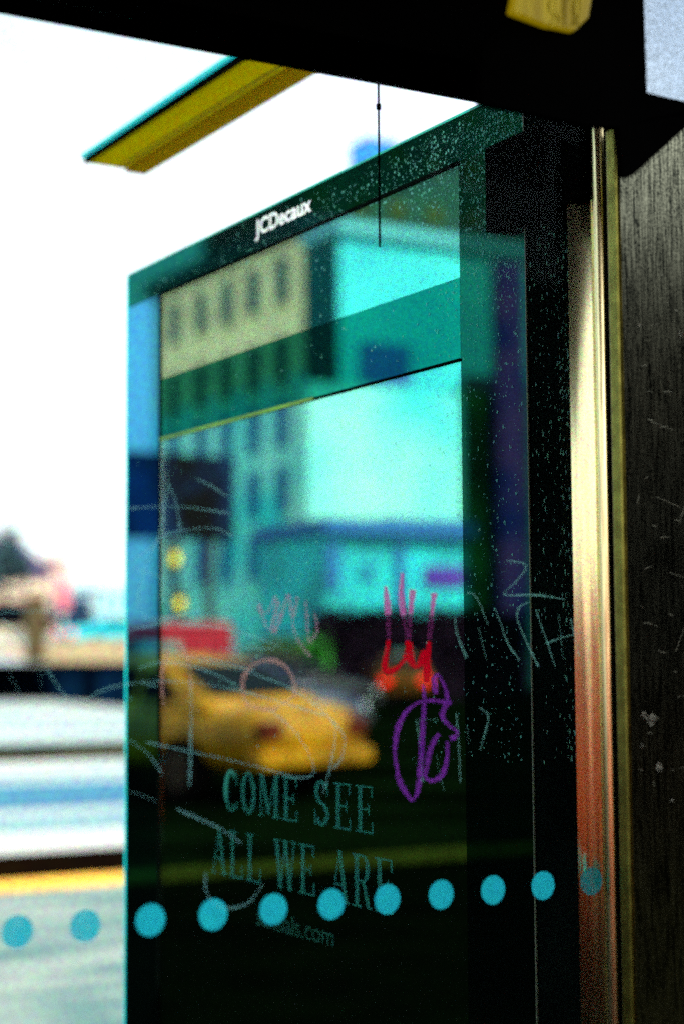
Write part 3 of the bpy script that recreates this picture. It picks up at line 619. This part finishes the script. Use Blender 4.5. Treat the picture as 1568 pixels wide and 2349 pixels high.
obj('seal', B(s1+.0008, s2+.03, 1.47, 1.50, 0, zb-.02), BLACK, sh)
obj('trim_strip', B(s2, s3, 1.452, 1.468, 0, zb-.04), mat('olive_trim', (.24, .20, .04), .3, 1, scale=60), sh, bevel=.002)
# brushed steel cladding, turned a little towards the street
def brushed():
    Mx = bpy.data.materials.new('brushed_steel'); Mx.use_nodes = True; n = Mx.node_tree; b = n.nodes['Principled BSDF']
    b.inputs['Metallic'].default_value = 1; b.inputs['Roughness'].default_value = .17
    tc = n.nodes.new('ShaderNodeTexCoord'); mp = n.nodes.new('ShaderNodeMapping'); no = n.nodes.new('ShaderNodeTexNoise'); mp.inputs['Scale'].default_value = (1, 1, .03)
    no.inputs['Scale'].default_value = 700; no.inputs['Detail'].default_value = 4
    n2 = n.nodes.new('ShaderNodeTexNoise'); n2.inputs['Scale'].default_value = 450; n2.inputs['Detail'].default_value = 3
    mxx = n.nodes.new('ShaderNodeMixRGB'); mxx.inputs[0].default_value = .4
    r = n.nodes.new('ShaderNodeValToRGB'); r.color_ramp.elements[0].position = .42; r.color_ramp.elements[0].color = (.012, .013, .010, 1); r.color_ramp.elements[1].position = .64; r.color_ramp.elements[1].color = (.27, .25, .17, 1)
    n.links.new(tc.outputs['Object'], mp.inputs[0]); n.links.new(mp.outputs[0], no.inputs['Vector']); n.links.new(tc.outputs['Object'], n2.inputs['Vector'])
    n.links.new(no.outputs['Fac'], mxx.inputs[1]); n.links.new(n2.outputs['Fac'], mxx.inputs[2]); n.links.new(mxx.outputs[0], r.inputs[0]); n.links.new(r.outputs[0], b.inputs['Base Color'])
    return Mx
w0 = atY(1436, 1200, 1.449); ang = math.radians(-10); wd_ = Vector((math.cos(ang), math.sin(ang), 0)); w1 = w0+wd_*.24
bp = obj('brushed_cladding', P([(w0.x, w0.y, 0), (w1.x, w1.y, 0), (w1.x, w1.y, 2.035), (w0.x, w0.y, 2.035)], Vector((-wd_.y, wd_.x, 0))*.01), brushed(), sh)
wn = Vector((-wd_.y, wd_.x, 0))
def atW(px, py, off=.0006):
    d = ray(px, py); t_ = (w0-CAM-wn*off).dot(wn)/d.dot(wn); return CAM+d*t_
CS = mat('bright_scratch', (.30, .28, .2), .4, .6)
for i in range(60):
    bm = bmesh.new(); x, y = random.uniform(1455, 1600), random.uniform(430, 1800); a = random.uniform(-.35, .5)+(1.5 if random.random() < .15 else 0); L = random.choice((8, 12, 20, 60))
    ribbon(bm, smooth_path([(x, y), (x+L*.5*math.cos(a), y+L*.5*math.sin(a)+random.uniform(-3, 3)), (x+L*math.cos(a), y+L*math.sin(a))], 4), random.uniform(.5, 1.2), lambda x, y: atW(x, y)); obj('scratch', bm, CS, bp)
ST = film('grey_stain', (.30, .28, .22), .30, .1, noise=.28)
for (sx, sy, sr) in ((1492, 1652, 13), (1476, 1640, 8), (1510, 1760, 9), (1470, 1712, 6), (1540, 1836, 5), (1560, 766, 7), (1465, 745, 5)):
    bm = bmesh.new(); bm.faces.new([bm.verts.new(atW(sx+sr*random.uniform(.5, 1.1)*math.cos(k*.449), sy+1.5*sr*random.uniform(.5, 1.1)*math.sin(k*.449), .0012)) for k in range(14)]); obj('stain', bm, ST, bp)
# black bracket and frosted pane
def brk(pts, Y, th, m_, nm, par, **k):
    o = obj(nm, P([atY(x, y, Y) for x, y in pts], (0, th, 0)), m_, par, **k); return o
brk([(1280, -60), (1474, -60), (1483, 212), (1640, 250), (1640, 236), (1572, 292), (1450, 403), (1428, 405), (1420, 290), (1366, 288), (1105, 236), (1105, 100)], 1.30, .01, BLACK, 'bracket', sh)
fp = brk([(1440, -120), (1700, -120), (1700, 262), (1440, 200)], 1.33, .006, film('frosted_pane', (.93, .96, .93), .35, .85, noise=.2), 'frosted_pane', sh)
lm = thing('glowing_roof_patch', 'yellow stained roof patch with an added glow at the top edge', 'lamp')  # roof patch given a glow of its own, no real lamp
ym = mat('stained_patch_glow', (.5, .42, .004), .6, scale=26, col2=(.12, .09, 0), emit=(.75, .52, .0), estr=.10, stretch=(3, 1, .4))
q = [(1172, 28), (1188, -60), (1366, -60), (1350, 40), (1318, 71), (1260, 58)]
brk(q, 1.285, .01, ym, 'patch_face', lm, bevel=.003)
brk([(1150, -70), (1400, -70), (1400, -64), (1150, -64)], 1.285, .012, BLACK, 'housing', lm)  # backing strip above the patch, no lamp inside
bm = bmesh.new()
for k_ in range(7):
    x = 1265+k_*11+random.uniform(-4, 4)
    ribbon(bm, smooth_path([(x, -10), (x+random.uniform(-6, 6), 18), (x+random.uniform(-8, 8), 40), (x+random.uniform(-6, 6), 60)], 4), 2.0, lambda x, y: atY(x, y, 1.2845), jitter=.4)
obj('drip_stain', bm, BLACK, lm)

# ================================================================== ADVERTISING PANEL
ad = thing('advertising_panel', 'tall glass fronted advertising panel mirroring the street, lettering low on its dark poster', 'advertising panel', (PX, 2.2, 0))
yl = atX(292, 1200, PX).y; yr = atX(1212, 1200, PX).y; ztp = (atX(292, 637, PX).z+atX(1105, 240, PX).z)/2
print('panel', yl, yr, atX(292, 637, PX).z, atX(1105, 240, PX).z)
dirt = dict(noise=.12, nscale=500)
FR = coated('tinted_frame_glass', (.07, .40, .66), .75, rough=.015, **dirt)
HD = coated('header_glass', (.015, .24, .19), .5, rough=.03, **dirt)
RT = coated('side_frame_glass', (.06, .21, .17), .5, rough=.02, **dirt)
PG = sheet_glass('poster_glass', (.77, .96, .92), .56, rough=.012, noise=.10, nscale=700)
PL = sheet_glass('poster_glass_low', (.80, .85, .8), .42, rough=.012, noise=.1, nscale=700)
obj('case', B(PX+.03, PX+.15, yr, yl, .1, ztp-.003), BLACK, ad)
yA, yB = atX(368, 1200, PX).y, atX(1060, 1200, PX).y            # poster window left (far) and right (near)
zh1 = (atX(368, 668, PX).z+atX(1055, 330+32, PX).z)/2
zh1 = atX(700, 527, PX).z
zu = (atX(375, 870, PX).z+atX(1057, 635, PX).z)/2
zl_ = (atX(365, 1010, PX).z+atX(1060, 820, PX).z)/2
print('panel z', ztp, zh1, atX(375, 870, PX).z, atX(1057, 635, PX).z, atX(365, 1010, PX).z, atX(1060, 820, PX).z)
T = .004
def pan(nm, y0, y1, z0, z1, m_): return rel(obj(nm, B(PX, PX+T, y0, y1, z0, z1), m_, ad), ad)
g_ = .0006
pan('header_glass', yr, yl, zh1, ztp, HD)
pan('side_glass', yA+g_, yl, .1, zh1-g_, FR)
pan('side_glass', yr, yB-g_, .1, zh1-g_, RT)
pan('poster_glass', yB, yA, zu+g_, zh1-g_, PG)
pan('cross_band', yB, yA, zl_+g_, zu, HD if False else coated('band_glass', (.04, .42, .36), .5, rough=.015, **dirt))
pan('poster_glass', yB, yA, EYE+.04, zl_, PG)
pan('poster_glass', yB, yA, .1, EYE+.04-g_, PG)
lip = mat('lime_seal', (.10, .24, .01), .5)
rel(obj('seal_strip', B(PX-.002, PX-.0004, atX(720, 1000, PX).y, yA, zl_-.003, zl_+.002), lip, ad), ad)
rel(obj('seal_strip', B(PX-.002, PX-.0004, yB, atX(720, 1000, PX).y-.002, zl_-.003, zl_+.0005), BLACKG, ad), ad)
rel(obj('seal_strip', B(PX-.002, PX-.0004, yB, yA, zh1-.004, zh1+.001), BLACKG, ad), ad)
rel(obj('seal_strip', B(PX-.002, PX-.0004, yA-.001, yA+.005, .1, zh1-.005), BLACKG, ad), ad)
rel(obj('glass_edge', B(PX-.001, PX+.006, yl+.0003, yl+.0045, .1, ztp), CYM, ad), ad)
rel(obj('glass_edge', B(PX-.001, PX+.006, yr, yl, ztp+.0003, ztp+.0035), mat('green_edge', (.0, .35, .25), .5), ad), ad)
rel(obj('side_frame', B(PX+.002, PX+.010, atX(1312, 1200, PX).y, yr-.002, 0, ztp+.3), BLACKG, ad), ad)
rel(obj('frame_seam', B(PX-.001, PX+.001, yr-.0018, yr-.0005, .1, ztp), mat('seam_line', (.10, .13, .08), .5), ad), ad)
ps = rel(obj('poster', B(PX+.018, PX+.02, yB-.02, yA+.08, .11, ztp-.05), mat('poster_ink', (.001, .0012, .001), .8, spec=.02), ad), ad)

# slab serif lettering, drawn as strokes on a unit grid
def glyph(bm, ch, x0, w, h, put):
    tk, tn, sf = .20*w, .075*w, .045
    def rc(a, b, c, d): bm.faces.new([bm.verts.new(put(x0+p[0]*w, p[1]*h)) for p in ((a, c), (b, c), (b, d), (a, d))])
    def qd(a, b, wa): bm.faces.new([bm.verts.new(put(x0+p[0]*w, p[1]*h)) for p in ((a[0]-wa/2, a[1]), (a[0]+wa/2, a[1]), (b[0]+wa/2, b[1]), (b[0]-wa/2, b[1]))])
    def arc(cx, cy, rx, ry, a0, a1, k0, k1, n=22):
        o = []; i_ = []
        for k in range(n+1):
            a = math.radians(a0+(a1-a0)*k/n); th = k0*abs(math.cos(a))+k1*abs(math.sin(a))
            o.append(bm.verts.new(put(x0+(cx+rx*math.cos(a))*w, (cy+ry*math.sin(a))*h))); i_.append(bm.verts.new(put(x0+(cx+(rx-th)*math.cos(a))*w, (cy+(ry-th*w/h)*math.sin(a))*h)))
        for k in range(n): bm.faces.new((o[k], o[k+1], i_[k+1], i_[k]))
    s = sf
    if ch == 'O': arc(.5, .5, .46, .51, 0, 360, .22, .08, 40)
    if ch == 'C': arc(.52, .5, .46, .51, 52, 308, .22, .08, 34); rc(.84, .92, .64, .96); rc(.84, .92, .06, .25)
    if ch == 'E':
        rc(.15, .36, 0, 1); rc(.02, .15, 0, s); rc(.02, .15, 1-s, 1); rc(.36, .90, 0, s); rc(.36, .88, 1-s, 1); rc(.36, .64, .48, .48+s); rc(.82, .90, s, .26); rc(.80, .88, .76, 1-s); rc(.64, .71, .38, .62)
    if ch == 'L':
        rc(.15, .36, 0, 1); rc(.02, .15, 0, s); rc(.02, .15, 1-s, 1); rc(.36, .52, 1-s, 1); rc(.36, .92, 0, s); rc(.84, .92, s, .3)
    if ch == 'M':
        rc(.10, .17, s, 1-s); rc(.0, .27, 0, s); rc(.0, .2, 1-s, 1); qd((.2, 1), (.5, .08), .17); qd((.82, 1), (.5, .08), .07); rc(.76, .95, s, 1-s); rc(.68, 1.03, 0, s); rc(.86, 1.03, 1-s, 1)
    if ch == 'A':
        qd((.5, 1), (.12, s), .07); qd((.5, 1), (.82, s), .19); rc(.0, .28, 0, s); rc(.62, 1.0, 0, s); rc(.26, .7, .32, .32+s)
    if ch == 'W':
        qd((.12, 1-s), (.3, 0), .17); qd((.52, 1-s), (.3, 0), .07); qd((.52, 1-s), (.74, 0), .17); qd((.92, 1-s), (.74, 0), .07); rc(-.02, .26, 1-s, 1); rc(.4, .64, 1-s, 1); rc(.8, 1.04, 1-s, 1)
    if ch == 'R':
        rc(.15, .36, 0, 1); rc(.02, .15, 0, s); rc(.02, .15, 1-s, 1); rc(.36, .46, 0, s); rc(.36, .6, 1-s, 1); rc(.36, .6, .48, .48+s); arc(.6, .74, .3, .26, -90, 90, .2, .06, 16); qd((.58, .5), (.84, 0), .18); rc(.84, 1.0, 0, s)
    if ch == 'S':
        arc(.5, .74, .38, .27, 35, 270, .18, .08, 24); arc(.5, .265, .40, .27, -145, 90, .18, .08, 24); rc(.78, .85, .66, .97); rc(.12, .19, .03, .36)
XPf = PX-.0005
def line_of(text, pa, pb, hpx_top):
    A_, B_ = atX(*pa, XPf), atX(*pb, XPf); H = atX(*hpx_top, XPf).z-A_.z; zb_ = (A_.z+B_.z)/2; W = A_.y-B_.y
    adv = {' ': .55, 'M': 1.25, 'W': 1.25}; tot = sum(adv.get(c, 1)*1.12 for c in text); u = W/tot; x = 0
    bm = bmesh.new()
    for c in text:
        w_ = adv.get(c, 1)*u
        if c != ' ': glyph(bm, c, x, w_, H, lambda a, b: (XPf, A_.y-a, zb_+b))
        x += w_*1.12
    me = bpy.data.meshes.new('lettering'); bm.to_mesh(me); bm.free()
    return rel(link('lettering', me, TX, ad), ad)
TX = film('teal_ink', (.05, .42, .34), .30, .1)
line_of('COME SEE', (512, 1858), (866, 1916), (512, 1764)); line_of('ALL WE ARE', (486, 2010), (912, 2092), (486, 1905))
def font_text(nm, s, a, b, htop, X, m_, parent, bold=0, hf=.72):
    cu = bpy.data.curves.new(nm, 'FONT'); cu.body = s; cu.size = 1; cu.offset = bold; cu.resolution_u = 6
    o = bpy.data.objects.new(nm, cu); C.objects.link(o); bpy.context.view_layer.update()
    me = bpy.data.meshes.new_from_object(o.evaluated_get(bpy.context.evaluated_depsgraph_get())); bpy.data.objects.remove(o)
    xs = [v.co.x for v in me.vertices]; x0, x1 = min(xs), max(xs); A_, B_ = atX(*a, X), atX(*b, X); H = (atX(*htop, X).z-A_.z)/hf; z0 = A_.z
    for v in me.vertices: v.co = (X, A_.y-(v.co.x-x0)/(x1-x0)*(A_.y-B_.y), z0+v.co.y*H+(B_.z-A_.z)*(v.co.x-x0)/(x1-x0)*0)
    return rel(link(nm, me, m_, parent), parent)
font_text('lettering', 'sandals.com', (588, 2122), (765, 2172), (588, 2078), XPf, film('dim_teal_ink', (.05, .3, .22), .2, .1), ad, .01)
font_text('header_lettering', 'JCDecaux', (586, 542), (714, 492), (586, 506), PX-.0013, mat('white_print', (.85, .95, .92), .6), ad, .016)

# raindrops and dust on the panel front
bm = bmesh.new()
def drop(px, py, r, X=PX-.0008, st=1):
    p = atX(px, py, X); n = 6; s = r*random.uniform(.8, 1.2); el = st*random.uniform(.9, 1.5)
    bm.faces.new([bm.verts.new((X, p.y+s*math.cos(6.283*k/n), p.z+s*el*math.sin(6.283*k/n))) for k in range(n)])
for i in range(6500):
    x = random.uniform(300, 1196) if random.random() < .45 else 1196-abs(random.gauss(0, 130))
    if x < 296: continue
    yt = 637-.488*(x-292)+8
    y = yt+abs(random.gauss(0, 260 if x > 1000 else 130))+random.uniform(0, 30) if random.random() < .72 else random.uniform(yt, 1750)
    if x < 345 and random.random() < .5: y = yt+random.uniform(0, 160)
    if y > 2100 or y < 250: continue
    drop(x, y, min(.0017, .0003+random.expovariate(2200)))
obj('raindrops', bm, film('dusty_drops', (.25, .85, .72), .34, .2), None).parent = ad
r_ = [o for o in ad.children if o.name.startswith('raindrops')][0]; rel(r_, ad); r_['kind'] = 'stuff'
bm = bmesh.new()
for cxx in [1226, 1234, 1246, 1252, 1262, 1270, 1279, 1287, 1292, 1298, 1304, 1310, 1316]:
    y = 490+random.uniform(0, 120)
    while y < 1750:
        drop(cxx+random.gauss(0, 2.5)+(y-1200)*.018, y, min(.0013, .0003+random.expovariate(3200)), PX+.0012, 2.2); y += random.expovariate(1/(14 if cxx > 1280 else 26))*(1+max(0, y-1000)/700)
st_ = obj('water_streaks', bm, film('streak_drops', (.30, .80, .60), .30, .2), None); st_.parent = ad; rel(st_, ad); st_['kind'] = 'stuff'
